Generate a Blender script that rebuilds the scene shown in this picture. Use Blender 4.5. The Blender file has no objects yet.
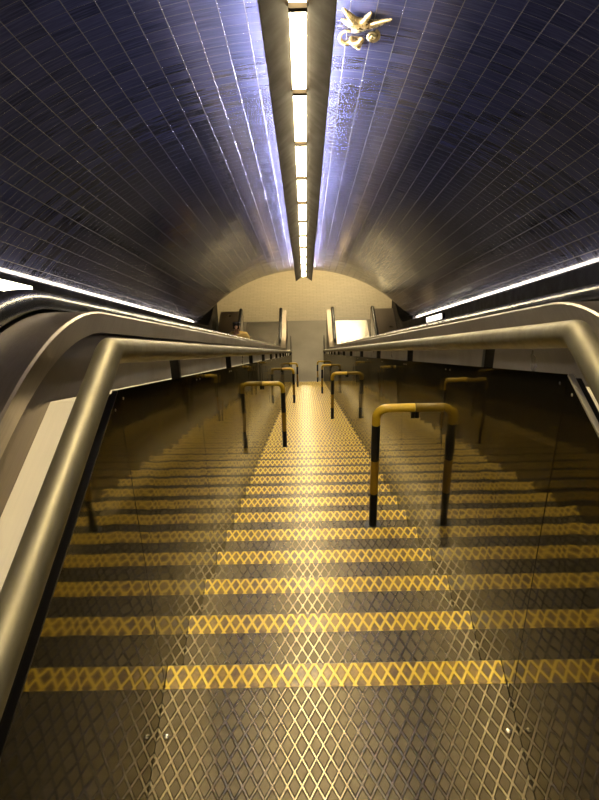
import bpy, bmesh, math, random
from mathutils import Vector, Matrix
random.seed(7)
SC = bpy.context.scene
COL = SC.collection
PI = math.pi
T30 = math.tan(PI/6); C30 = math.cos(PI/6); S30 = 0.5
RUN, RISE = 0.319, 0.1842
NST = 51
ZB = -NST*RISE                      # lower floor level
YB = (NST-1)*RUN                    # last nosing
W = 0.3725                          # half width of the stair
CAMX = -0.050

# ------------------------------------------------------------------ materials
def newmat(name):
    m = bpy.data.materials.new(name); m.use_nodes = True
    nt = m.node_tree; nt.nodes.clear()
    out = nt.nodes.new('ShaderNodeOutputMaterial')
    return m, nt, out
def N(nt, kind, **kw):
    n = nt.nodes.new(kind)
    for k, v in kw.items():
        if k.startswith('i_'):
            n.inputs[int(k[2:])].default_value = v
        else: setattr(n, k, v)
    return n
def mth(nt, op, a, b=None, c=None):
    n = nt.nodes.new('ShaderNodeMath'); n.operation = op
    for i, v in enumerate((a, b, c)):
        if v is None: continue
        if hasattr(v, 'links'): nt.links.new(v, n.inputs[i])
        else: n.inputs[i].default_value = v
    return n.outputs[0]
def mrange(nt, v, a, b, c=0.0, d=1.0, smooth=True):
    n = nt.nodes.new('ShaderNodeMapRange')
    n.interpolation_type = 'SMOOTHSTEP' if smooth else 'LINEAR'
    nt.links.new(v, n.inputs[0])
    for i, x in enumerate((a, b, c, d)): n.inputs[i+1].default_value = x
    return n.outputs[0]
def mixc(nt, f, a, b):
    n = nt.nodes.new('ShaderNodeMix'); n.data_type = 'RGBA'
    for s, v in ((n.inputs[0], f), (n.inputs[6], a), (n.inputs[7], b)):
        if hasattr(v, 'links'): nt.links.new(v, s)
        else: s.default_value = v if not isinstance(v, tuple) else (*v, 1.0)
    return n.outputs[2]
def noise(nt, vec, scale, detail=3.0, rough=0.5, scl=None):
    if scl:
        mp = nt.nodes.new('ShaderNodeMapping'); mp.inputs['Scale'].default_value = scl
        nt.links.new(vec, mp.inputs[0]); vec = mp.outputs[0]
    n = nt.nodes.new('ShaderNodeTexNoise')
    nt.links.new(vec, n.inputs['Vector'])
    n.inputs['Scale'].default_value = scale; n.inputs['Detail'].default_value = detail
    n.inputs['Roughness'].default_value = rough
    return n.outputs[0]
def objco(nt):
    return nt.nodes.new('ShaderNodeTexCoord').outputs['Object']
def bump(nt, h, dist, strength=1.0):
    b = nt.nodes.new('ShaderNodeBump'); b.inputs['Distance'].default_value = dist
    b.inputs['Strength'].default_value = strength
    nt.links.new(h, b.inputs['Height']); return b.outputs[0]
def setin(nt, node, name, v):
    s = node.inputs[name]
    if hasattr(v, 'links'): nt.links.new(v, s)
    elif isinstance(v, tuple) and len(v) == 3: s.default_value = (*v, 1.0)
    else: s.default_value = v
def principled(nt, out, **kw):
    p = nt.nodes.new('ShaderNodeBsdfPrincipled')
    for k, v in kw.items(): setin(nt, p, k.replace('_', ' '), v)
    nt.links.new(p.outputs[0], out.inputs[0]); return p

def simple(name, col, rough=0.5, metal=0.0, var=0.12, scale=6.0, bmp=0.0, stretch=None, coat=0.0, spec=0.5):
    m, nt, out = newmat(name)
    oc = objco(nt)
    n = noise(nt, oc, scale, 4, 0.6, stretch)
    lo = tuple(max(0, c*(1-var)) for c in col); hi = tuple(min(1, c*(1+var)) for c in col)
    c = mixc(nt, n, lo, hi)
    r = mrange(nt, n, 0.3, 0.7, max(0.02, rough*0.85), min(1, rough*1.15), False)
    kw = dict(Base_Color=c, Roughness=r, Metallic=metal)
    kw['Specular_IOR_Level'] = spec
    if coat: kw['Coat_Weight'] = coat
    if bmp: kw['Normal'] = bump(nt, n, bmp)
    principled(nt, out, **kw)
    return m
def emit(name, col, strength):
    m, nt, out = newmat(name)
    e = nt.nodes.new('ShaderNodeEmission'); e.inputs[0].default_value = (*col, 1); e.inputs[1].default_value = strength
    nt.links.new(e.outputs[0], out.inputs[0]); return m

def lozenge(nt, w=0.0292, l=0.060, lo=0.05, hi=0.15):
    """mask of raised diamond bars on the rolled floor plate (object x, y)"""
    oc = objco(nt)
    sp = nt.nodes.new('ShaderNodeSeparateXYZ'); nt.links.new(oc, sp.inputs[0])
    u = mth(nt, 'DIVIDE', sp.outputs[0], w); v = mth(nt, 'DIVIDE', sp.outputs[1], l)
    a = mth(nt, 'ABSOLUTE', mth(nt, 'SUBTRACT', mth(nt, 'FRACT', mth(nt, 'ADD', u, v)), 0.5))
    b = mth(nt, 'ABSOLUTE', mth(nt, 'SUBTRACT', mth(nt, 'FRACT', mth(nt, 'SUBTRACT', u, v)), 0.5))
    d = mth(nt, 'MINIMUM', a, b)
    return mrange(nt, d, hi, lo), oc

def mat_plate():
    m, nt, out = newmat('chequer_plate_steel')
    k, oc = lozenge(nt)
    n = noise(nt, oc, 5.0, 5, 0.65)
    n2 = noise(nt, oc, 60.0, 2, 0.6)
    c = mixc(nt, n, (0.078, 0.063, 0.038), (0.135, 0.11, 0.068))
    c = mixc(nt, mth(nt, 'MULTIPLY', k, 0.6), c, (0.27, 0.23, 0.16))
    r = mth(nt, 'ADD', mrange(nt, k, 0, 1, 0.30, 0.16, False), mth(nt, 'MULTIPLY', n2, 0.08))
    hgt = mth(nt, 'ADD', k, mth(nt, 'MULTIPLY', n2, 0.06))
    principled(nt, out, Base_Color=c, Metallic=0.9, Roughness=r, Normal=bump(nt, hgt, 0.0022))
    return m
def mat_nosing():
    m, nt, out = newmat('yellow_nosing_paint')
    k, oc = lozenge(nt, lo=0.07, hi=0.19)
    n = noise(nt, oc, 14.0, 4, 0.7)
    worn = mrange(nt, n, 0.38, 0.62)
    inner = mixc(nt, worn, (0.12, 0.066, 0.010), (0.30, 0.175, 0.016))
    c = mixc(nt, k, inner, (0.86, 0.60, 0.05))
    principled(nt, out, Base_Color=c, Roughness=0.33, Metallic=0.2, Coat_Weight=0.45, Coat_Roughness=0.2, Normal=bump(nt, k, 0.0022))
    return m
def mat_mirror(name='dark_mirror_steel', col=(0.30, 0.285, 0.235)):
    m, nt, out = newmat(name)
    oc = objco(nt)
    n = noise(nt, oc, 1.0, 2, 0.5, (1, 3.0, 3.0))
    n2 = noise(nt, oc, 7.0, 4, 0.6)
    g = nt.nodes.new('ShaderNodeBsdfAnisotropic') if False else nt.nodes.new('ShaderNodeBsdfGlossy')
    cc = mixc(nt, n2, tuple(c*0.86 for c in col), tuple(c*1.08 for c in col))
    nt.links.new(cc, g.inputs['Color'])
    nt.links.new(mrange(nt, n2, 0.3, 0.8, 0.025, 0.06, False), g.inputs['Roughness'])
    nt.links.new(bump(nt, n, 0.0016), g.inputs['Normal'])
    d = nt.nodes.new('ShaderNodeBsdfDiffuse'); d.inputs[0].default_value = (0.095, 0.082, 0.056, 1)
    mx = nt.nodes.new('ShaderNodeMixShader'); mx.inputs[0].default_value = 0.88
    nt.links.new(d.outputs[0], mx.inputs[1]); nt.links.new(g.outputs[0], mx.inputs[2])
    nt.links.new(mx.outputs[0], out.inputs[0])
    return m
def mat_tiles(name='blue_glazed_tiles', spec=0.07, ring=False):
    m, nt, out = newmat(name)
    uv = nt.nodes.new('ShaderNodeUVMap'); uv.uv_map = 'UVMap'
    sp = nt.nodes.new('ShaderNodeSeparateXYZ'); nt.links.new(uv.outputs[0], sp.inputs[0])
    u, v = sp.outputs[0], sp.outputs[1]                  # u across the vault, v along it, in metres
    tu = mth(nt, 'DIVIDE', u, 0.142); tv = mth(nt, 'DIVIDE', v, 0.142)
    iu, iv = mth(nt, 'FLOOR', tu), mth(nt, 'FLOOR', tv)
    fu = mth(nt, 'ABSOLUTE', mth(nt, 'SUBTRACT', mth(nt, 'FRACT', tu), 0.5))
    fv = mth(nt, 'ABSOLUTE', mth(nt, 'SUBTRACT', mth(nt, 'FRACT', tv), 0.5))
    gu = mrange(nt, fu, 0.483, 0.491); gv = mrange(nt, fv, 0.483, 0.494)
    cb = nt.nodes.new('ShaderNodeCombineXYZ'); nt.links.new(iu, cb.inputs[0]); nt.links.new(iv, cb.inputs[1])
    wn = nt.nodes.new('ShaderNodeTexWhiteNoise'); wn.noise_dimensions = '2D'; nt.links.new(cb.outputs[0], wn.inputs['Vector'])
    r = wn.outputs['Value']
    brush = noise(nt, uv.outputs[0], 9.0, 4, 0.6, (0.5, 6.0, 1))      # hand-painted streaks in the glaze
    c = mixc(nt, r, (0.015, 0.016, 0.033), (0.029, 0.031, 0.064))
    c = mixc(nt, mrange(nt, brush, 0.35, 0.7, 0, 0.7), c, (0.045, 0.048, 0.090))
    c = mixc(nt, mth(nt, 'MULTIPLY', gv, 0.85), c, (0.07, 0.063, 0.055))
    c = mixc(nt, gu, c, (0.085, 0.075, 0.058))
    if ring: c = mixc(nt, 0.55, c, (0.085, 0.078, 0.075))  # paler mix paints in the light caught by the bend
    g = mth(nt, 'MAXIMUM', gu, gv)
    # every tile sits at a slightly different tilt
    wn2 = nt.nodes.new('ShaderNodeTexWhiteNoise'); wn2.noise_dimensions = '2D'; nt.links.new(cb.outputs[0], wn2.inputs['Vector'])
    sc = nt.nodes.new('ShaderNodeSeparateXYZ'); nt.links.new(wn2.outputs['Color'], sc.inputs[0])
    tl = mth(nt, 'ADD', mth(nt, 'MULTIPLY', mth(nt, 'SUBTRACT', sc.outputs[0], 0.5), mth(nt, 'FRACT', tu)),
             mth(nt, 'MULTIPLY', mth(nt, 'SUBTRACT', sc.outputs[1], 0.5), mth(nt, 'FRACT', tv)))
    h = mth(nt, 'ADD', mth(nt, 'MULTIPLY', tl, 0.7), mth(nt, 'SUBTRACT', mth(nt, 'MULTIPLY', brush, 0.12), g))
    rough = mth(nt, 'ADD', mth(nt, 'MULTIPLY', g, 0.5), mrange(nt, r, 0, 1, 0.09, 0.15, False))
    principled(nt, out, Base_Color=c, Roughness=rough, Normal=bump(nt, h, 0.0012), Specular_IOR_Level=spec)
    return m
def mat_floor_beige():
    m, nt, out = newmat('beige_stone_floor')
    oc = objco(nt)
    b = nt.nodes.new('ShaderNodeTexBrick'); nt.links.new(oc, b.inputs['Vector'])
    b.inputs['Scale'].default_value = 2.5; b.inputs['Mortar Size'].default_value = 0.012
    b.inputs['Color1'].default_value = (0.52, 0.44, 0.29, 1); b.inputs['Color2'].default_value = (0.47, 0.40, 0.265, 1)
    b.inputs['Mortar'].default_value = (0.36, 0.30, 0.19, 1)
    principled(nt, out, Base_Color=b.outputs[0], Roughness=0.5)
    return m
def mat_brushed(name, col, rough, stretch=(40, 0.6, 40), metal=1.0, amp=0.25):
    m, nt, out = newmat(name)
    oc = objco(nt)
    n = noise(nt, oc, 6.0, 4, 0.65, stretch)
    n2 = noise(nt, oc, 2.5, 4, 0.6)
    c = mixc(nt, n, tuple(x*(1-amp) for x in col), tuple(min(1, x*(1+amp)) for x in col))
    r = mrange(nt, n2, 0.3, 0.7, rough*0.8, rough*1.25, False)
    principled(nt, out, Base_Color=c, Metallic=metal, Roughness=r)
    return m
def mat_ridged(name, col, pitch=0.009, rough=0.3):
    m, nt, out = newmat(name)
    oc = objco(nt)
    sp = nt.nodes.new('ShaderNodeSeparateXYZ'); nt.links.new(oc, sp.inputs[0])
    f = mth(nt, 'ABSOLUTE', mth(nt, 'SUBTRACT', mth(nt, 'FRACT', mth(nt, 'DIVIDE', sp.outputs[0], pitch)), 0.5))
    k = mrange(nt, f, 0.12, 0.3)
    n = noise(nt, oc, 4.0, 3)
    c = mixc(nt, n, tuple(x*0.85 for x in col), col)
    c = mixc(nt, k, tuple(x*0.4 for x in col), c)
    principled(nt, out, Base_Color=c, Metallic=0.85, Roughness=rough, Normal=bump(nt, k, 0.003))
    return m

M = {}
M['plate'] = mat_plate()
M['nosing'] = mat_nosing()
M['mirror'] = mat_mirror()
M['tiles'] = mat_tiles()
M['ringtiles'] = mat_tiles('sheen_painted_tiles', 0.22, True)
M['beige'] = mat_floor_beige()
M['rail'] = mat_brushed('worn_handrail_steel', (0.31, 0.275, 0.175), 0.50, (7, 2.2, 7), amp=0.4, metal=0.9)
M['deck'] = mat_brushed('brushed_deck_steel', (0.32, 0.265, 0.20), 0.34)
M['face'] = mat_brushed('brushed_cladding_steel', (0.175, 0.14, 0.105), 0.32)
M['ledge'] = mat_brushed('pale_ledge_steel', (0.74, 0.68, 0.54), 0.5, metal=0.35, amp=0.08)
M['black'] = simple('black_rubber', (0.010, 0.010, 0.010), 0.2, var=0.3, spec=0.3)
M['blackpaint'] = simple('black_paint', (0.012, 0.012, 0.014), 0.4, var=0.3, coat=0.3)
M['yellow'] = simple('yellow_paint', (0.80, 0.52, 0.03), 0.38, var=0.22, scale=22, coat=0.3)
M['ochre'] = simple('faded_yellow_paint', (0.50, 0.29, 0.025), 0.45, var=0.25, scale=26)
M['darkmetal'] = simple('dark_bracket_metal', (0.02, 0.018, 0.015), 0.45, metal=0.5)
M['screw'] = simple('screw_steel', (0.55, 0.5, 0.4), 0.28, metal=1.0)
M['brown'] = simple('brown_channel_paint', (0.021, 0.0135, 0.006), 0.55, var=0.06, spec=0.15)
M['plinth'] = simple('dark_plinth', (0.012, 0.010, 0.008), 0.6, var=0.2, spec=0.1)
M['backing'] = simple('dark_backing', (0.02, 0.017, 0.012), 0.7)
M['grey'] = mat_brushed('grey_floor_plate', (0.21, 0.185, 0.14), 0.5, (6, 6, 6), metal=0.35, amp=0.12)
M['comb'] = mat_ridged('ridged_landing_plate', (0.62, 0.58, 0.50), 0.02, 0.22)
M['step'] = mat_ridged('ridged_step_tread', (0.30, 0.28, 0.25), 0.0095, 0.4)
M['cream'] = simple('cream_hall_wall', (0.50, 0.43, 0.30), 0.7, var=0.05)
M['hallceil'] = simple('hall_ceiling_paint', (0.32, 0.29, 0.22), 0.8, var=0.05)
M['lamp'] = emit('lamp_diffuser_glow', (1.0, 0.83, 0.50), 48.0)
M['uplamp'] = emit('uplight_tube_glow', (0.93, 0.91, 1.0), 320.0)
M['cove'] = emit('cove_tube_glow', (1.0, 0.86, 0.66), 28.0)
M['sign'] = emit('light_box_glow', (1.0, 0.93, 0.72), 6.0)
M['halllamp'] = emit('hall_lamp_glow', (1.0, 0.80, 0.46), 45.0)
M['upperfill'] = emit('upper_fill_glow', (1.0, 0.82, 0.54), 21.0)
M['gold'] = simple('gold_glazed_ceramic', (0.36, 0.25, 0.09), 0.28, metal=0.6, var=0.3, scale=30, coat=0.4)

# ------------------------------------------------------------------ mesh helpers
class MB:
    def __init__(s): s.v = []; s.f = []; s.mi = []; s.uv = {}
    def add(s, vs, fs, mi=0):
        o = len(s.v); s.v += [tuple(p) for p in vs]
        for f in fs: s.f.append(tuple(i+o for i in f)); s.mi.append(mi)
        return o
    def box(s, x0, x1, y0, y1, z0, z1, mi=0):
        vs = [(x, y, z) for x in (x0, x1) for y in (y0, y1) for z in (z0, z1)]
        s.add(vs, [(0,1,3,2), (4,6,7,5), (0,4,5,1), (2,3,7,6), (0,2,6,4), (1,5,7,3)], mi)
    def prism(s, poly, x0, x1, mi=0):
        """poly: (y, z) outline extruded along x"""
        n = len(poly)
        vs = [(x0, y, z) for y, z in poly] + [(x1, y, z) for y, z in poly]
        fs = [tuple(range(n-1, -1, -1)), tuple(range(n, 2*n))]
        fs += [(i, (i+1) % n, n+(i+1) % n, n+i) for i in range(n)]
        s.add(vs, fs, mi)
    def grid(s, rows, mi=0, closed=False):
        n = len(rows[0]); vs = [p for r in rows for p in r]; fs = []
        for i in range(len(rows)-1):
            for j in range(n if closed else n-1):
                k = (j+1) % n
                fs.append((i*n+j, i*n+k, (i+1)*n+k, (i+1)*n+j))
        return s.add(vs, fs, mi)
    def tube(s, pts, r, seg=16, mi=0, cap=True):
        pts = [Vector(p) for p in pts]; rr = r if isinstance(r, (list, tuple)) else [r]*len(pts)
        t0 = (pts[1]-pts[0]).normalized()
        a = Vector((0, 0, 1)) if abs(t0.z) < 0.9 else Vector((1, 0, 0))
        nrm = (a - t0*a.dot(t0)).normalized(); rows = []; pt = t0
        for i, p in enumerate(pts):
            if i == 0: t = t0
            elif i == len(pts)-1: t = (pts[i]-pts[i-1]).normalized()
            else: t = ((pts[i+1]-p).normalized() + (p-pts[i-1]).normalized()).normalized()
            nrm = (pt.rotation_difference(t) @ nrm); nrm = (nrm - t*nrm.dot(t)).normalized(); pt = t
            b = t.cross(nrm)
            rows.append([tuple(p + (nrm*math.cos(q)+b*math.sin(q))*rr[i]) for q in [2*PI*k/seg for k in range(seg)]])
        o = s.grid(rows, mi, True)
        if cap:
            n = len(rows)
            s.f.append(tuple(o+k for k in range(seg-1, -1, -1))); s.mi.append(mi)
            s.f.append(tuple(o+(n-1)*seg+k for k in range(seg))); s.mi.append(mi)
    def lathe(s, prof, c=(0,0,0), seg=20, mi=0, ax='z'):
        rows = []
        for r, h in prof:
            row = []
            for k in range(seg):
                q = 2*PI*k/seg; p = (r*math.cos(q), r*math.sin(q), h)
                if ax == 'x': p = (h, p[0], p[1])
                if ax == 'y': p = (p[0], h, p[1])
                row.append((p[0]+c[0], p[1]+c[1], p[2]+c[2]))
            rows.append(row)
        s.grid(rows, mi, True)
    def build(s, name, mats, parent=None, smooth=False, bevel=0.0, loc=None, normals=True):
        me = bpy.data.meshes.new(name)
        me.from_pydata(s.v, [], s.f)
        if not isinstance(mats, (list, tuple)): mats = [mats]
        for m in mats: me.materials.append(m)
        for p, i in zip(me.polygons, s.mi): p.material_index = i
        if normals:
            bm = bmesh.new(); bm.from_mesh(me); bmesh.ops.recalc_face_normals(bm, faces=bm.faces); bm.to_mesh(me); bm.free()
        if smooth:
            for p in me.polygons: p.use_smooth = True
            try: me.set_sharp_from_angle(angle=math.radians(40))
            except Exception: pass
        o = bpy.data.objects.new(name, me); COL.objects.link(o)
        if parent: o.parent = parent
        if loc: o.location = loc
        if bevel:
            b = o.modifiers.new('bevel', 'BEVEL'); b.width = bevel; b.segments = 2; b.limit_method = 'ANGLE'
        return o
def empty(name, loc=(0,0,0)):
    o = bpy.data.objects.new(name, None); COL.objects.link(o); o.location = loc; o.empty_display_size = 0.2; return o
def tag(o, label, cat, group=None):
    o['label'] = label; o['category'] = cat
    if group: o['group'] = group
    return o
def struct(o): o['kind'] = 'structure'; return o
def copyobj(o, parent=None, loc=None):
    c = o.copy(); COL.objects.link(c)
    if parent: c.parent = parent
    if loc is not None: c.location = loc
    return c

def fillet(pts, radii, n=8):
    """2-D polyline with rounded corners"""
    out = [Vector(pts[0])]
    for i in range(1, len(pts)-1):
        a, b, c = Vector(pts[i-1]), Vector(pts[i]), Vector(pts[i+1]); r = radii[i]
        u, w = (a-b).normalized(), (c-b).normalized()
        ang = math.acos(max(-1, min(1, u.dot(w))))
        if r <= 0 or ang > PI-1e-4: out.append(b); continue
        t = r/math.tan(ang/2); p0 = b+u*t
        cen = b + (u+w).normalized()*(r/math.sin(ang/2))
        v0 = p0-cen; tot = PI-ang
        sgn = 1 if (v0.to_3d().cross((b+w*t-cen).to_3d())).z > 0 else -1
        for k in range(n+1):
            q = sgn*tot*k/n
            out.append(cen + Vector((v0.x*math.cos(q)-v0.y*math.sin(q), v0.x*math.sin(q)+v0.y*math.cos(q))))
    out.append(Vector(pts[-1])); return out
def offset_path(path, d):
    """shift a (y, z) path along its upward normal"""
    out = []
    for i, p in enumerate(path):
        a = path[max(i-1, 0)]; b = path[min(i+1, len(path)-1)]
        if 0 < i < len(path)-1:
            t1 = (p-a).normalized(); t2 = (b-p).normalized(); t = (t1+t2).normalized()
            k = 1/max(0.5, t.dot(t1))
        else: t = (b-a).normalized(); k = 1
        out.append(p + Vector((-t.y, t.x))*d*k)
    return out
def sweep_section(mb, path, sec, closed=False, mi=0, sx=1):
    """sec: list of (x, d): x across, d along the path's normal"""
    offs = {}
    for x, d in sec:
        if d not in offs: offs[d] = offset_path(path, d)
    rows = [[(sx*x, offs[d][i].x, offs[d][i].y) for x, d in sec] for i in range(len(path))]
    mb.grid(rows, mi, closed)
    if closed:
        o = len(mb.v)-len(rows)*len(sec); n = len(sec)
        mb.f.append(tuple(o+k for k in range(n))); mb.mi.append(mi)
        o2 = len(mb.v)-n; mb.f.append(tuple(o2+k for k in range(n))); mb.mi.append(mi)
def slope_path(h, hl, r, y0, y1, hb=None, rb=None, n=10):
    """runs level at hl, then down the 30 degree slope (h above the nosing line), then level again at hb above the lower floor"""
    if hb is None: hb = hl
    if rb is None: rb = r
    ya = (h-hl)/T30
    yb = (h-(ZB+hb)+0.0)/T30            # Z = h - T30*y
    pts = [(y0, hl), (ya, hl), (yb, ZB+hb), (y1, ZB+hb)]
    return fillet(pts, [0, r, rb, 0], n)

# ------------------------------------------------------------------ staircase
st = empty('staircase', (0, 0, 0))
tag(st, 'long narrow steel stair of chequer plate treads with yellow nosings, between mirrored side panels', 'stairs')
NB = 0.066
def tread_mesh():
    m = MB()
    m.prism([(-RUN, 0), (-NB, 0), (-NB, -0.028), (-RUN+0.0, -0.028)], -W+0.001, W-0.001)
    m.prism([(-0.030, -0.0285), (-0.024, -0.0285), (-0.024, -RISE-0.0), (-0.030, -RISE-0.0)], -W+0.001, W-0.001)
    return m
t0 = tread_mesh().build('tread', M['plate'], st)
m = MB()
m.prism([(-NB, 0.0008), (-0.004, 0.0008), (0, -0.003), (0, -0.03), (-NB, -0.03)], -W+0.001, W-0.001)
n0 = m.build('nosing_strip', M['nosing'], t0)
n0['label'] = 'worn yellow painted nosing strip'
treads = [t0]
for i in range(1, NST):
    t = copyobj(t0, st, (0, i*RUN, -i*RISE)); copyobj(n0, t); treads.append(t)
sb = MB(); sb.lathe([(0.0, 0.0045), (0.003, 0.0043), (0.0058, 0.003), (0.0068, 0.0), (0.0068, -0.003), (0.0, -0.003)], (0, 0, 0), 16)
s0 = sb.build('screw', M['screw'], t0, smooth=True, loc=(-W+0.02, -0.186, 0.001))
copyobj(s0, t0, (W-0.02, -0.186, 0.001))
# upper landing (same chequer plate)
m = MB(); m.box(-W+0.001, W-0.001, -3.2, -RUN, -0.03, 0)
struct(m.build('floor_landing', M['plate']))

# hoops: a post on the tread and a bar into the side panel
def make_hoop(side):
    r = 0.017
    root = empty('hoop_barrier')
    xp, xw, H = side*0.222, side*(W-0.001), 0.60
    def seg(z0, z1, mat, nm):
        b = MB(); b.tube([(xp, 0, z0), (xp, 0, z1)], r, 18); return b.build(nm, mat, root, smooth=True)
    b = MB()
    b.tube([(xp, 0, 0.0), (xp, 0, 0.18)], r, 18, 0); b.tube([(xp, 0, 0.18), (xp, 0, 0.35)], r*1.001, 18, 1)
    b.tube([(xp, 0, 0.35), (xp, 0, 0.525)], r, 18, 2)
    b.lathe([(0.0, 0.006), (r, 0.006), (0.032, 0.005), (0.034, 0.0), (0.0, 0.0)], (xp, 0, 0), 20, 0)
    b.build('post', [M['blackpaint'], M['ochre'], M['blackpaint']], root, smooth=True)
    b = MB(); p = [(xp, 0, 0.525), (xp, 0, 0.555)]
    for k in range(1, 9):
        q = PI/2*k/8; p.append((xp+side*0.045*(1-math.cos(q)), 0, 0.555+0.045*math.sin(q)))
    p.append((xw, 0, H)); b.tube(p, r, 18)
    b.build('crossbar', M['yellow'], root, smooth=True)
    b = MB(); b.box(xw-side*0.014, xw, -0.006, 0.006, H-0.046, H-r+0.002); b.build('wall_fixing', M['darkmetal'], root, smooth=True)
    return root
HL = ['nearest yellow and black hoop, on the right wall', 'tall yellow hoop with black post on the left wall, nearest of its side',
      'yellow and black hoop on the right wall, second down the stair', 'yellow and black hoop on the left wall, second down the stair',
      'yellow and black hoop on the right wall, third down the stair', 'yellow and black hoop on the left wall, third and lowest of its side',
      'farthest yellow and black hoop, on the right wall near the foot of the stair']
protos = {}
for k, (i, sd) in enumerate([(6, 1), (14, -1), (21, 1), (29, -1), (36, 1), (44, -1), (51, 1)]):
    if sd not in protos: protos[sd] = make_hoop(sd); o = protos[sd]
    else:
        src = protos[sd]; o = copyobj(src)
        for ch in src.children: copyobj(ch, o)
    o.location = (0, (i-1)*RUN-0.10, -(i-1)*RISE+0.0005)
    tag(o, HL[k], 'barrier', 'hoop barriers along the stair')

# ------------------------------------------------------------------ side panels, stair handrails
def ptop(y):
    return PTL if y < yk else PT - T30*y
for sx, sd in ((-1, 'left'), (1, 'right')):
    root = empty('stair_balustrade', (0, 0, 0))
    tag(root, 'mirror-like dark steel side panels lining the %s of the stair' % sd, 'balustrade')
    PT, PTL = (0.733, 0.764) if sx < 0 else (0.750, 0.815)
    yk = (PT-PTL)/T30
    edges = [-3.15, -2.1, -1.05, yk] + [0.90+0.957*k for k in range(17)]
    edges[-1] = YB+0.36
    edges = [e for e in edges if e <= YB+0.36]
    pscrew = None
    for a, b in zip(edges[:-1], edges[1:]):
        a2, b2 = a+0.0025, b-0.0025
        bot = lambda y: -0.10 if y < -0.3 else max(-0.30-T30*max(y, 0), ZB+0.001)
        ys = [a2, b2]
        pl = [(a2, bot(a2)), (b2, bot(b2)), (b2, ptop(b2)), (a2, ptop(a2) if a2 > yk else PTL)]
        mb = MB(); mb.prism(pl, sx*W, sx*(W+0.006))
        p = mb.build('mirror_panel', M['mirror'], root)
        if pscrew is None:
            d = MB(); d.lathe([(0.0, -sx*0.0012), (0.002, -sx*0.001), (0.0028, 0.0), (0.0, 0.001*sx)], (0, 0, 0), 10, 0, 'x')
            pscrew = d.build('screw', M['screw'], p, smooth=True); q = pscrew
        else: q = copyobj(pscrew, p)
        q.location = (sx*W, a2+0.03, ptop(a2+0.03)-0.018)
        copyobj(pscrew, p, (sx*W, b2-0.03, ptop(b2-0.03)-0.018))
    mb = MB()
    pth = slope_path(PT-0.008, PTL-0.008, 0.0, -3.15, YB+0.36, 0.60, 0.0)
    pth = [q for q in pth]
    sweep_section(mb, pth, [(W+0.0075, 0), (W+0.022, 0), (W+0.022, -0.62), (W+0.0075, -0.62)], True, 0, sx)
    mb.build('backing_frame', M['backing'], root)
    mb = MB()
    e = slope_path(PT+0.001, PTL+0.001, 0.0, -3.15, YB+0.36, 0.60, 0.0)
    sweep_section(mb, e[:2], [(W-0.001, 0), (W+0.008, 0), (W+0.008, -0.004), (W-0.001, -0.004)], True, 0, sx)
    q = mb.build('edge_trim', M['ledge'] if sx > 0 else M['darkmetal'], root)  # right trim coloured pale as its highlight, left one kept dark
    if sx > 0: q['label'] = 'thin top edge of the landing panels, highlight painted in as a pale colour'

    # tubular handrail
    hr = empty('handrail', (0, 0, 0))
    tag(hr, 'worn tubular steel handrail along the %s side of the stair' % sd, 'handrail')
    RX = W+0.004
    RH, RHL = (0.812, 0.839) if sx < 0 else (0.825, 0.889)
    hp = fillet([(-3.05, 0.10), (-3.05, RHL), ((RH-RHL)/T30, RHL), (YB+0.15, RH-T30*(YB+0.15))], [0, 0.1, 0.045, 0], 8)
    mb = MB(); mb.tube([(sx*RX, p.x, p.y) for p in hp], 0.0225, 24)
    mb.build('rail_tube', M['rail'], hr, smooth=True)
    bp = None
    for k in range(13):
        y = (0.65 if sx < 0 else 0.51)+1.36*k
        if y > YB: break
        if bp is None:
            mb = MB(); mb.box(-0.011, 0.011, -0.013, 0.013, -0.16, -0.013)
            bp = mb.build('bracket', M['darkmetal'], hr); b = bp
        else: b = copyobj(bp, hr)
        b.location = (sx*(RX+0.016), y, RH-T30*y)
    b = copyobj(bp, hr, (sx*(RX+0.016), -1.1, RHL)); copyobj(bp, hr, (sx*(RX+0.016), -2.4, RHL))

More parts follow.
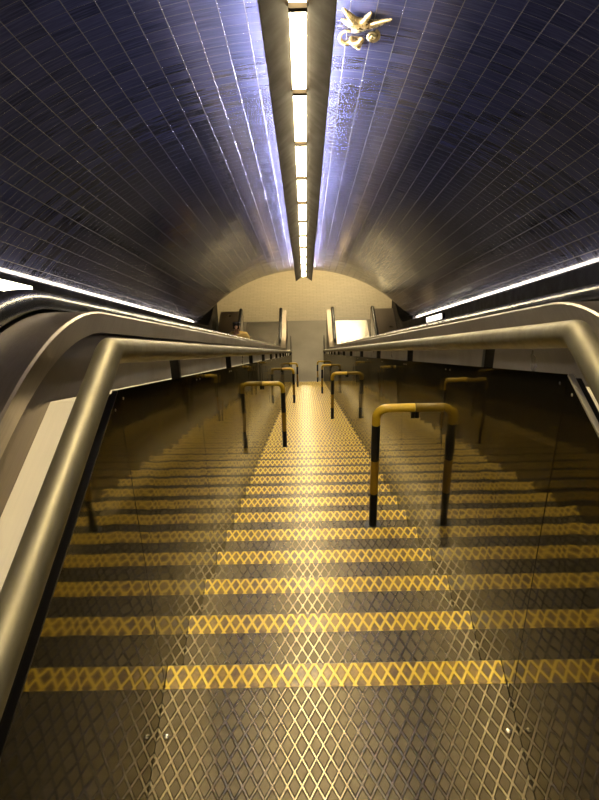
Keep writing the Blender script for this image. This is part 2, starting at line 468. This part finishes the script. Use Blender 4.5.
# ------------------------------------------------------------------ escalators
HD, HDL = 0.917, 0.832                  # deck edge height on the slope and on the landing
YE0, YE1 = -2.3, YB+2.35
def dpath(): return slope_path(HD, HDL, 1.35, YE0, YE1, 0.86, 2.2, 14)
XI, XO = 0.506, 1.64                     # inner deck edge, outer balustrade
SX0, SX1 = 0.745, 1.615                 # steps
SP = 0.40/C30
def make_escalator(sx, sd, label):
    root = empty('escalator', (0, 0, 0)); tag(root, label, 'escalator')
    P = dpath()
    mb = MB(); sweep_section(mb, P, [(XI, -0.047), (XI, -0.004), (XI+0.004, 0), (0.612, 0), (0.612, -0.06)], False, 0, sx)
    mb.build('inner_deck', M['deck'], root, smooth=True)
    # cladding below the deck band, standing back a centimetre behind a shadow groove
    mb = MB(); sweep_section(mb, P, [(XI+0.03, -0.044), (XI+0.012, -0.050), (XI+0.010, -0.055), (XI+0.010, -0.9)], False, 0, sx)
    mb.build('side_cladding', M['face'], root, smooth=True)
    # ledge between cladding and stair panel
    L = slope_path(0.708, 0.698, 0.0, YE0, YB+0.75, 0.62, 0.3)
    mb = MB(); sweep_section(mb, L, [(W+0.045, -0.05), (W+0.045, -0.003), (W+0.048, 0), (XI+0.0095, 0)], False, 0, sx)
    q = mb.build('side_ledge', M['ledge'], root); q['label'] = 'pale steel ledge between stair panel and escalator side'
    def handrail(xc):
        hpth = list(P)
        z0, z1 = 0.0, 0.0
        mb = MB()
        # level loop ends: half circle at the newels
        def arc(pt, dirn):
            out = []
            for k in range(1, 9):
                q = PI*k/8; rad = 0.20
                out.append(Vector((pt.x + dirn*rad*math.sin(q), pt.y - rad*(1-math.cos(q)))))
            return out
        path = list(reversed(arc(hpth[0], -1))) + hpth + arc(hpth[-1], 1)
        sec = [(xc-0.030, 0.0), (xc-0.040, 0.008), (xc-0.041, 0.028), (xc-0.030, 0.044), (xc-0.012, 0.051),
               (xc+0.012, 0.051), (xc+0.030, 0.044), (xc+0.041, 0.028), (xc+0.040, 0.008), (xc+0.030, 0.0)]
        sweep_section(mb, path, sec, True, 0, sx)
        return mb.build('moving_handrail', M['black'], root, smooth=True)
    handrail(0.655); handrail(XO+0.035)
    # handrail track, inner balustrades and skirts
    for nm, a, b, mt in (('inner_balustrade', 0.620, 0.692, M['face']), ('outer_balustrade', XO+0.0, XO+0.072, M['face'])):
        mb = MB(); sweep_section(mb, P, [(a, -0.001), (b, -0.001), (b, -0.95), (a, -0.95)], True, 0, sx)
        # rounded newel ends
        for e, dirn in ((P[0], -1), (P[-1], 1)):
            arcp = [(e.x, e.y-0.001)] + [(e.x+dirn*0.185*math.sin(PI*k/10), e.y-0.20+0.195*math.cos(PI*k/10)) for k in range(0, 11)] + [(e.x, e.y-0.395)]
            mb.prism(arcp, sx*a, sx*b)
        mb.build(nm, mt, root)
    mb = MB(); sweep_section(mb, P, [(0.694, -0.66), (0.738, -0.70), (0.738, -1.0)], False, 0, sx)
    sweep_section(mb, P, [(XO-0.002, -0.66), (XO-0.020, -0.70), (XO-0.020, -1.0)], False, 0, sx)
    mb.build('skirt', M['darkmetal'], root)
    mb = MB(); sweep_section(mb, P, [(XO+0.080, -0.05), (XO+0.080, 0), (2.185, 0), (2.185, -0.3)], False, 0, sx)
    mb.build('outer_deck', M['face'], root)
    # end faces of the decks at the foot
    e = P[-1]
    mb = MB(); mb.box(sx*XI, sx*0.618, e.x-0.02, e.x, ZB+0.001, e.y-0.001); mb.box(sx*(XO+0.075), sx*2.185, e.x-0.02, e.x, ZB+0.001, e.y-0.001)
    mb.build('end_cap', M['deck'], root)
    # steps
    stm = MB()
    prof = [(0.0, 0.0), (0.40, 0.0), (0.40, -0.02)] + [(0.40-0.05*math.sin(PI*k/6)*0.6, -0.02-0.205*k/6) for k in range(1, 7)] + [(0.36, -0.235), (0.0, -0.03)]
    stm.prism(prof, sx*SX0, sx*SX1)
    nst = 44
    s0 = None
    for k in range(nst):
        y = 0.25+0.40*k
        z = max(-0.02-T30*(y-0.05), ZB+0.004)
        if s0 is None: s0 = stm.build('step', M['step'], root); s = s0
        else: s = copyobj(s0, root)
        s.location = (0, y, z)
    for ya, yb, z in ((YE0-0.6, 0.24, 0.0), (0.25+0.40*44+0.005, YB+3.36, ZB)):
        mb = MB(); mb.box(sx*SX0, sx*SX1, ya, yb, z-0.02, z+0.006)
        mb.build('landing_plate', M['comb'], root, bevel=0.002)
    return root
make_escalator(-1, 'left', 'left escalator with black handrails and brushed steel decks, beside the person in yellow')
make_escalator(1, 'right', 'right escalator with black handrails, empty, shining plate at its foot')

# ------------------------------------------------------------------ vault
VN, BN, BX = 0.694+1.865, 0.694+0.70, 2.45
VR = (BX**2+(VN-BN)**2)/(2*(VN-BN)); VC = VN-VR
VX = -0.055
SE = 17.75                                   # slope length to the lower bend
D = Vector((0, C30, -S30)); U = Vector((0, S30, C30)); X = Vector((1, 0, 0))
def stations(s0, s1, ds, bend=True):
    out = []; n = max(1, round((s1-s0)/ds))
    for i in range(n+1):
        s = s0+(s1-s0)*i/n; out.append((D*s, U.copy(), s))
    if bend:
        nc = VN+2.2; C = D*SE+U*nc
        for k in range(1, 9):
            q = math.radians(30)*k/8; R = Matrix.Rotation(q, 3, 'X')
            u = R @ U; out.append((C-u*nc, u, SE+q*3.2))
        c, u, s = out[-1]; out.append((c+Vector((0, 0.9, 0)), u, s+0.9))
    return out
ST = stations(-3.0, SE, 0.5)
def vsweep(mb, sec, sts=ST, mi=0, closed=False):
    mb.grid([[tuple(c+X*(VX+x)+u*n) for x, n in sec] for c, u, s in sts], mi, closed)
a0 = math.asin(BX/VR); NA = 64
sec = []; ul = []
for i in range(NA+1):
    a = -a0*1.035+2*a0*1.035*i/NA; sec.append((VR*math.sin(a), VC+VR*math.cos(a))); ul.append(VR*a)
SR = 15.4                                    # from here the sheen on the bend is painted into lighter tiles
nn = NA+1
for nm, sts_, mt in (('ceiling', stations(-3.0, SR, 0.5, False), M['tiles']), ('ceiling_ring', stations(SR, SE, 0.5), M['ringtiles'])):
    mb = MB(); vsweep(mb, sec, sts_)
    vault = mb.build(nm, mt, normals=False); struct(vault)
    me = vault.data; uvl = me.uv_layers.new(name='UVMap')
    for lp in me.loops:
        i, j = divmod(lp.vertex_index, nn)
        uvl.data[lp.index].uv = (ul[j]+50*0.142, sts_[i][2]+10)
    for p in me.polygons: p.use_smooth = True
# plinth and light cove at the foot of the vault
for sx, sd in ((-1, 'left'), (1, 'right')):
    mb = MB()
    lipn = 0.694+0.643
    vsweep(mb, [(sx*x, n) for x, n in ((2.25, -0.45), (2.25, lipn-0.02), (2.255, lipn), (2.268, lipn), (2.270, lipn-0.08), (2.54, lipn-0.10))])
    struct(mb.build('wall_%s' % sd, M['plinth']))
    mb = MB()
    for s in range(0, 15):
        a = 0.0+1.32*s-2.2
        if a > SE-1.2: break
        for c in (0,):
            p0 = D*a+U*(lipn-0.002)+X*(VX+sx*2.40); p1 = D*(a+1.26)+U*(lipn-0.002)+X*(VX+sx*2.40)
            mb.tube([p0, p1], 0.014, 8)
    o = mb.build('trim_cove_%s' % sd, M['cove']); struct(o)

# arch ring closing the vault at its foot
mb = MB()
c, u, s = ST[-1]
vsweep(mb, [(VX*0+VR*math.sin(a), VC+VR*math.cos(a)) for a in [(-a0+2*a0*i/40) for i in range(41)]], [(c, u, s), (c+Vector((0, 0.05, 0)), u, s)])
ringtop = [tuple(c+X*(VX+VR*math.sin(a))+u*(VC+VR*math.cos(a))) for a in [(-a0*1.03+2*a0*1.03*i/40) for i in range(41)]]
mb.grid([ringtop, [(x*1.0+(4.5 if x > 0 else -4.5)*0 if False else x*1.25, y, z+0.9) for x, y, z in ringtop]])
struct(mb.build('trim_1', M['plinth']))

# ------------------------------------------------------------------ light channel along the crown
lc = empty('light_channel', (0, 0, 0))
tag(lc, 'long brown ceiling light channel with a row of glowing lamps along the vault', 'light')
LN = 0.694+1.68
sts = stations(-2.6, SE, 0.5, False)
mb = MB()
for sx in (-1, 1):
    vsweep(mb, [(sx*0.047, LN+0.020), (sx*0.178, LN-0.080), (sx*0.183, LN-0.080), (sx*0.190, LN+0.075), (sx*0.184, LN+0.075), (sx*0.178, LN+0.060), (sx*0.05, LN+0.052), (sx*0.047, LN+0.020)], sts)
vsweep(mb, [(-0.05, LN+0.050), (0.05, LN+0.050), (0.05, LN+0.060), (-0.05, LN+0.060), (-0.05, LN+0.050)], sts)
vsweep(mb, [(-0.02, LN+0.06), (-0.02, VN+0.01), (0.02, VN+0.01), (0.02, LN+0.06)], stations(-2.6, -2.55, 1, False))
mb.build('housing', M['brown'], lc)
Rm = Matrix((X, D, U)).transposed().to_4x4()
mb = MB(); mb.box(-0.043, 0.043, -0.668, 0.668, 0.016, 0.040)
l0 = None
k = 0; s = -2.6+0.17
while s < SE-0.6:
    if l0 is None: l0 = mb.build('lamp_diffuser', M['lamp'], lc); o = l0
    else: o = copyobj(l0, lc)
    o.matrix_local = Matrix.Translation(D*s+U*(LN+0.004)+X*VX) @ Rm
    s += 1.388
mb = MB(); mb.box(-0.0465, 0.0465, -0.028, 0.028, -0.012, 0.03)
d0 = None; s = -2.6+0.17-0.694
while s < SE-0.3:
    if d0 is None: d0 = mb.build('divider', M['brown'], lc); o = d0
    else: o = copyobj(d0, lc)
    o.matrix_local = Matrix.Translation(D*s+U*(LN+0.004)+X*VX) @ Rm
    s += 1.388
l0['label'] = 'glowing warm white lamp cover'
mb = MB()
for sx in (-1, 1):
    for q in range(14):
        a = -2.5+1.40*q
        if a+1.3 > SE: break
        mb.tube([D*a+U*(LN+0.074)+X*(VX+sx*0.150), D*(a+1.34)+U*(LN+0.074)+X*(VX+sx*0.150)], 0.012, 8)
mb.build('uplight_tube', M['uplamp'], lc)

# ------------------------------------------------------------------ sea creatures on the vault
def on_vault(arc, s, twist):
    a = arc/VR
    nrm = -(X*math.sin(a)+U*math.cos(a)); tx = X*math.cos(a)-U*math.sin(a)      # inward normal, across
    p = X*(VX+VR*math.sin(a))+U*(VC+VR*math.cos(a))+D*s
    ty = nrm.cross(tx)
    R = Matrix((tx, ty, nrm)).transposed().to_4x4() @ Matrix.Rotation(twist, 4, 'Z')
    return Matrix.Translation(p-nrm*0.004) @ R
def skin_obj(name, nodes, edges, mat, parent, sub=2):
    me = bpy.data.meshes.new(name); keys = list(nodes)
    me.from_pydata([nodes[k][0] for k in keys], [(keys.index(a), keys.index(b)) for a, b in edges], [])
    o = bpy.data.objects.new(name, me); COL.objects.link(o)
    md = o.modifiers.new('skin', 'SKIN'); md.use_smooth_shade = True
    sv = me.skin_vertices[0].data
    for i, k in enumerate(keys):
        r = nodes[k][1]; sv[i].radius = r if isinstance(r, tuple) else (r, r); sv[i].use_root = (i == 0)
    sd = o.modifiers.new('smooth', 'SUBSURF'); sd.levels = sub; sd.render_levels = sub
    me.materials.append(mat); o.parent = parent; return o
nd = {'core': ((0, 0, 0.040), 0.034)}; ed = []
for i, (ax, ay) in enumerate([(0.050, 0.150), (-0.105, 0.170), (-0.112, 0.015), (0.172, 0.080), (-0.040, -0.150)]):
    nd['m%d' % i] = ((ax*0.5, ay*0.5, 0.036), 0.023); nd['t%d' % i] = ((ax, ay, 0.020), 0.007)
    ed += [('core', 'm%d' % i), ('m%d' % i, 't%d' % i)]
o = skin_obj('starfish', nd, ed, M['gold'], None); o.matrix_world = on_vault(0.350, 3.02, 0.0)
tag(o, 'gold ceramic starfish with five arms set on the blue tiles, biggest of the cluster', 'starfish')
def spiral(turns, r0, r1, t0, t1, rise, n=70):
    mb = MB(); pts = []; rr = []
    for k in range(n+1):
        t = k/n; q = turns*2*PI*t; R = r0+(r1-r0)*t
        pts.append((R*math.cos(q), R*math.sin(q), rise*(1-t))); rr.append(t0+(t1-t0)*t)
    mb.tube(pts, rr, 12); return mb
def lean(deg, up): return Matrix.Translation((0, 0, up)) @ Matrix.Rotation(math.radians(deg), 4, 'X')
o = spiral(2.2, 0.004, 0.034, 0.006, 0.012, 0.022).build('spiral_shell', M['gold'], None, smooth=True); o.matrix_world = on_vault(0.434, 3.17, 0.0) @ lean(-45, 0.034)
tag(o, 'round gold spiral shell below the right arm of the starfish', 'shell')
o = spiral(0.62, 0.046, 0.034, 0.007, 0.015, 0.010, 30).build('curled_shell', M['gold'], None, smooth=True); o.matrix_world = on_vault(0.285, 3.235, 0.0) @ lean(-40, 0.034) @ Matrix.Rotation(1.2, 4, 'Z')
tag(o, 'curled gold hook-shaped shell below the left arms of the starfish', 'shell')
mb = MB(); pts = []; rr = []
for k in range(121):
    t = k/120; q = 2*PI*4*t; R = 0.030*(1-t)+0.004
    pts.append((R*math.cos(q), 0.075-0.190*t, 0.022+R*math.sin(q)*0.9)); rr.append(0.013*(1-t)+0.004)
mb.tube(pts, rr, 10)
o = mb.build('whelk_shell', M['gold'], None, smooth=True); o.matrix_world = on_vault(0.350, 3.34, 0.15)
tag(o, 'ribbed gold whelk shell lowest in the ceramic cluster under the starfish', 'shell')

# ------------------------------------------------------------------ slim lit boxes on the dark plinths
def light_box(sx, s0, s1, label):
    c = D*((s0+s1)/2)+U*(0.694+0.533)+X*(VX+sx*2.25)
    root = empty('wall_light'); tag(root, label, 'light')
    root.matrix_world = Matrix.Translation(c) @ Rm
    h = (s1-s0)/2
    mb = MB(); mb.box(-sx*0.05, 0, -h-0.02, h+0.02, -0.05, 0.048); mb.build('light_body', M['plinth'], root, bevel=0.004)
    mb = MB(); mb.box(-sx*0.058, -sx*0.0505, -h, h, -0.042, 0.040); mb.build('diffuser', M['sign'], root)
light_box(-1, 2.4, 5.1, 'lit slim box on the dark plinth beside the left escalator near the top')
light_box(1, 12.0, 13.7, 'small lit box on the dark plinth far down the right escalator')

# ------------------------------------------------------------------ person on the left escalator
skin = simple('skin', (0.36, 0.20, 0.12), 0.5, var=0.06); hairm = simple('dark_hair', (0.012, 0.009, 0.007), 0.5)
shirt = simple('yellow_cotton', (0.62, 0.42, 0.12), 0.8, var=0.08); trous = simple('dark_trousers', (0.03, 0.03, 0.04), 0.8)
shoem = simple('dark_shoes', (0.02, 0.016, 0.013), 0.5); eyem = simple('eye', (0.02, 0.015, 0.01), 0.2)
per = empty('person', (-1.31, 13.22, 0)); PK = int(round((13.0-0.25)/0.40))
per.location.z = -0.02-T30*(0.25+0.40*PK-0.05)+0.001
per.location.y = 0.25+0.40*PK+0.20
per.scale = (0.83, 0.83, 0.83)
tag(per, 'dark-haired person in a yellow shirt riding the left escalator, hand at chin', 'person')
Nn = {'pelvis': ((0.0, 0.03, 0.88), (0.135, 0.10)), 'waist': ((-0.01, 0.02, 1.04), (0.115, 0.085)), 'chest': ((-0.03, 0.0, 1.22), (0.14, 0.10)),
      'neckb': ((-0.045, -0.01, 1.37), (0.075, 0.065)), 'neck': ((-0.05, -0.03, 1.42), 0.052), 'jaw': ((-0.055, -0.065, 1.475), (0.056, 0.066)),
      'head': ((-0.055, -0.055, 1.545), (0.073, 0.088)), 'crown': ((-0.055, -0.045, 1.61), (0.058, 0.070)),
      'nose': ((-0.055, -0.152, 1.522), 0.013)}
E = [('pelvis','waist'),('waist','chest'),('chest','neckb'),('neckb','neck'),('neck','jaw'),('jaw','head'),('head','crown'),('head','nose')]
for sgn, n in ((-1, 'R'), (1, 'L')):
    Nn['ear'+n] = ((-0.055+sgn*0.082, -0.05, 1.53), (0.012, 0.018)); E.append(('head', 'ear'+n))
    Nn['hip'+n] = ((sgn*0.085, 0.03, 0.83), 0.088); Nn['knee'+n] = ((sgn*0.095, -0.03, 0.47), 0.058)
    Nn['calf'+n] = ((sgn*0.095, 0.02, 0.33), 0.054); Nn['ankle'+n] = ((sgn*0.10, 0.04, 0.09), 0.037); Nn['toe'+n] = ((sgn*0.11, -0.09, 0.035), (0.040, 0.026))
    E += [('pelvis','hip'+n),('hip'+n,'knee'+n),('knee'+n,'calf'+n),('calf'+n,'ankle'+n),('ankle'+n,'toe'+n)]
arm = {'R': [(-0.19, 0.0, 1.31), (-0.25, -0.12, 1.10), (-0.13, -0.17, 1.33), (-0.10, -0.165, 1.385)],
       'L': [(0.15, 0.01, 1.31), (0.22, 0.06, 1.04), (0.23, -0.11, 0.85), (0.23, -0.15, 0.78)]}
for n, (sh, el, wr, pm) in arm.items():
    Nn['sh'+n] = (sh, 0.058); Nn['el'+n] = (el, 0.042); Nn['wr'+n] = (wr, 0.028); Nn['pm'+n] = (pm, (0.034, 0.020))
    E += [('neckb' if False else 'chest', 'sh'+n), ('sh'+n, 'el'+n), ('el'+n, 'wr'+n), ('wr'+n, 'pm'+n)]
    d = (Vector(pm)-Vector(wr)).normalized(); side = Vector((1, 0, 0)) if n == 'R' else Vector((0.15, 1, 0)).normalized()
    nr = d.cross(side).normalized()
    if nr.y > 0: nr = -nr
    for q, (off, L) in enumerate(((-0.027, 0.066), (-0.009, 0.076), (0.009, 0.071), (0.027, 0.055))):
        p0 = Vector(pm)+side*off+d*0.022; p1 = p0+d*L*0.5+nr*0.006; p2 = p1+d*L*0.35-nr*0.018
        for j, (p, r) in enumerate(((p0, 0.0095), (p1, 0.0088), (p2, 0.0072))): Nn['f%s%d%d' % (n, q, j)] = (tuple(p), r)
        E += [('pm'+n, 'f%s%d0' % (n, q)), ('f%s%d0' % (n, q), 'f%s%d1' % (n, q)), ('f%s%d1' % (n, q), 'f%s%d2' % (n, q))]
    tb = Vector(wr)+d*0.02-side*0.03; t2 = tb+d*0.035-side*0.022
    Nn['t%s0' % n] = (tuple(tb), 0.012); Nn['t%s1' % n] = (tuple(t2), 0.009); E += [('wr'+n, 't%s0' % n), ('t%s0' % n, 't%s1' % n)]
skin_obj('body', Nn, E, skin, per)
def sub(keys, edges, grow, name, mat, extra=None):
    nd = {}
    for k in keys:
        p, r = Nn[k]; r = r if isinstance(r, tuple) else (r, r); nd[k] = (p, (r[0]+grow, r[1]+grow))
    if extra: nd.update(extra)
    return skin_obj(name, nd, edges, mat, per)
mid = lambda a, b, t: tuple(Vector(Nn[a][0]).lerp(Vector(Nn[b][0]), t))
sub(['pelvis','waist','chest','neckb','shR','shL'], [('pelvis','waist'),('waist','chest'),('chest','neckb'),('chest','shR'),('chest','shL'),('shR','slR'),('shL','slL')], 0.016, 'shirt', shirt,
    {'slR': (mid('shR','elR',0.62), (0.060, 0.060)), 'slL': (mid('shL','elL',0.62), (0.060, 0.060))})
sub(['pelvis','hipR','kneeR','calfR','hipL','kneeL','calfL'], [('pelvis','hipR'),('hipR','kneeR'),('kneeR','calfR'),('calfR','cuR'),('pelvis','hipL'),('hipL','kneeL'),('kneeL','calfL'),('calfL','cuL')], 0.014, 'trousers', trous,
    {'cuR': ((-0.098, 0.04, 0.10), (0.060, 0.060)), 'cuL': ((0.098, 0.04, 0.10), (0.060, 0.060))})
for n, sgn in (('R', -1), ('L', 1)):
    skin_obj('shoe', {'heel': ((sgn*0.10, 0.06, 0.042), (0.042, 0.040)), 'mid': ((sgn*0.105, -0.03, 0.044), (0.047, 0.040)), 'toe': ((sgn*0.112, -0.13, 0.034), (0.044, 0.030))},
             [('heel', 'mid'), ('mid', 'toe')], shoem, per)
skin_obj('hair', {'top': ((-0.055, -0.045, 1.615), (0.074, 0.086)), 'back': ((-0.055, 0.005, 1.56), (0.078, 0.070)), 'nape': ((-0.055, 0.02, 1.49), (0.062, 0.045)), 'fringe': ((-0.055, -0.10, 1.615), (0.060, 0.036))},
         [('top', 'back'), ('back', 'nape'), ('top', 'fringe')], hairm, per)
for sgn in (-1, 1):
    mb = MB(); mb.lathe([(0.0, -0.011), (0.008, -0.008), (0.011, 0.0), (0.008, 0.008), (0.0, 0.011)], (-0.055+sgn*0.031, -0.133, 1.545), 12)
    mb.build('eye', eyem, per, smooth=True)
mb = MB(); mb.tube([(-0.080, -0.126, 1.487), (-0.055, -0.134, 1.484), (-0.030, -0.126, 1.487)], [0.004, 0.006, 0.004], 8)
mb.build('mouth', simple('lips', (0.26, 0.10, 0.08), 0.5), per, smooth=True)

# ------------------------------------------------------------------ lower hall
YG = 19.35
mb = MB(); mb.box(-2.6, 2.6, YB-0.0, YG, ZB-0.05, ZB)
struct(mb.build('floor_plate', M['grey']))
mb = MB(); mb.box(-5, 5, YG, 31, ZB-0.05, ZB+0.0)
struct(mb.build('floor_hall', M['beige']))
mb = MB(); mb.box(-5, 5, 31, 31.1, ZB, ZB+3.4); struct(mb.build('wall_far', M['plinth']))
for sx, sd in ((-1, 'left'), (1, 'right')):
    mb = MB(); mb.box(sx*5, sx*5.1, 17.6, 31.1, ZB, ZB+3.4); struct(mb.build('wall_hall_%s' % sd, M['hallceil']))
mb = MB(); mb.box(-5.1, 5.1, 18.3, 31.1, ZB+3.3, ZB+3.4); struct(mb.build('ceiling_hall', M['hallceil']))
def ceiling_lamp(x, y, w, l, z, mat, label, group):
    root = empty('ceiling_lamp', (x, y, z)); tag(root, label, 'lamp', group)
    mb = MB(); mb.box(-w/2-0.03, w/2+0.03, -l/2-0.03, l/2+0.03, -0.04, 0); mb.build('lamp_frame', M['brown'], root)
    mb = MB(); mb.box(-w/2, w/2, -l/2, l/2, -0.055, -0.041); mb.build('diffuser', mat, root)
    return root
ceiling_lamp(1.30, 24.4, 1.1, 1.0, ZB+3.295, M['halllamp'], 'ceiling lamp of the lower hall, over the line of the right escalator', 'hall lamps')
ceiling_lamp(0.0, 21.3, 2.2, 0.35, ZB+3.295, M['halllamp'], 'ceiling lamp of the lower hall, across the foot of the stair', 'hall lamps')

# ------------------------------------------------------------------ upper hall
mb = MB(); mb.box(-4.2, -W, -9, YE0-0.2, -0.05, -0.001); mb.box(W, 4.2, -9, YE0-0.2, -0.05, -0.001); mb.box(-W, W, -9, -3.2, -0.05, -0.001)
struct(mb.build('floor_upper_hall', M['beige']))
mb = MB(); mb.box(-4.3, 4.3, -9.1, -9, 0, 3.9); struct(mb.build('wall_back', M['cream']))
mb = MB(); mb.box(-4.3, 4.3, -9.1, -1.6, 3.8, 3.9); struct(mb.build('ceiling_upper_hall', M['hallceil']))
for sx, sd in ((-1, 'left'), (1, 'right')):
    mb = MB(); mb.box(sx*4.2, sx*4.3, -9, -1.9, 0, 3.8); struct(mb.build('wall_upper_%s' % sd, M['cream']))
ceiling_lamp(0.0, -3.4, 2.6, 0.5, 3.795, M['upperfill'], 'unseen lamp added above the landing to light the ledges and decks', 'added fill lamps')  # out of view, added to brighten the landing, ledges and decks

# ------------------------------------------------------------------ camera
F = 863.0
cam = bpy.data.cameras.new('camera'); co = bpy.data.objects.new('camera', cam); COL.objects.link(co)
cam.sensor_fit = 'VERTICAL'; cam.sensor_height = 24.0; cam.lens = F/800*24.0; cam.clip_start = 0.02
ROLL = 0.025
vx, vy = 305.5-299.5, 400-352
ux = vx*math.cos(ROLL)+vy*math.sin(ROLL); uy = -vx*math.sin(ROLL)+vy*math.cos(ROLL)
# camera-space direction of the slope line (unrolled): (ux, uy, -F)
pitch, yaw = math.radians(33.2), 0.0
for _ in range(60):
    f = Vector((-math.sin(yaw)*math.cos(pitch), math.cos(yaw)*math.cos(pitch), -math.sin(pitch)))
    r = f.cross(Vector((0, 0, 1))).normalized(); v = r.cross(f)
    gx, gy = D.dot(r)/D.dot(f)*F, D.dot(v)/D.dot(f)*F
    yaw -= (gx-ux)/F/1.2*0.8*-1*-1 if False else 0
    yaw += (ux-gx)/F; pitch += (uy-gy)/F
r2 = r*math.cos(ROLL)-v*math.sin(ROLL); v2 = r*math.sin(ROLL)+v*math.cos(ROLL)
co.matrix_world = Matrix((r2, v2, -f)).transposed().to_4x4()
co.location = (CAMX, -1.296, 1.55)
SC.camera = co
print('CAM', math.degrees(pitch), math.degrees(yaw))

# ------------------------------------------------------------------ world and view
w = bpy.data.worlds.new('world'); SC.world = w; w.use_nodes = True
bg = w.node_tree.nodes.get('Background') or w.node_tree.nodes.new('ShaderNodeBackground')
bg.inputs[0].default_value = (0.02, 0.017, 0.012, 1); bg.inputs[1].default_value = 0.3
SC.view_settings.view_transform = 'Standard'; SC.view_settings.look = 'None'
SC.view_settings.exposure = 0.0; SC.view_settings.gamma = 1.0; SC.view_settings.use_curve_mapping = False
SC.cycles.max_bounces = 10; SC.cycles.glossy_bounces = 8; SC.cycles.diffuse_bounces = 4
SC.cycles.use_denoising = True
SC.cycles.sample_clamp_indirect = 6.0
SC.cycles.caustics_reflective = True
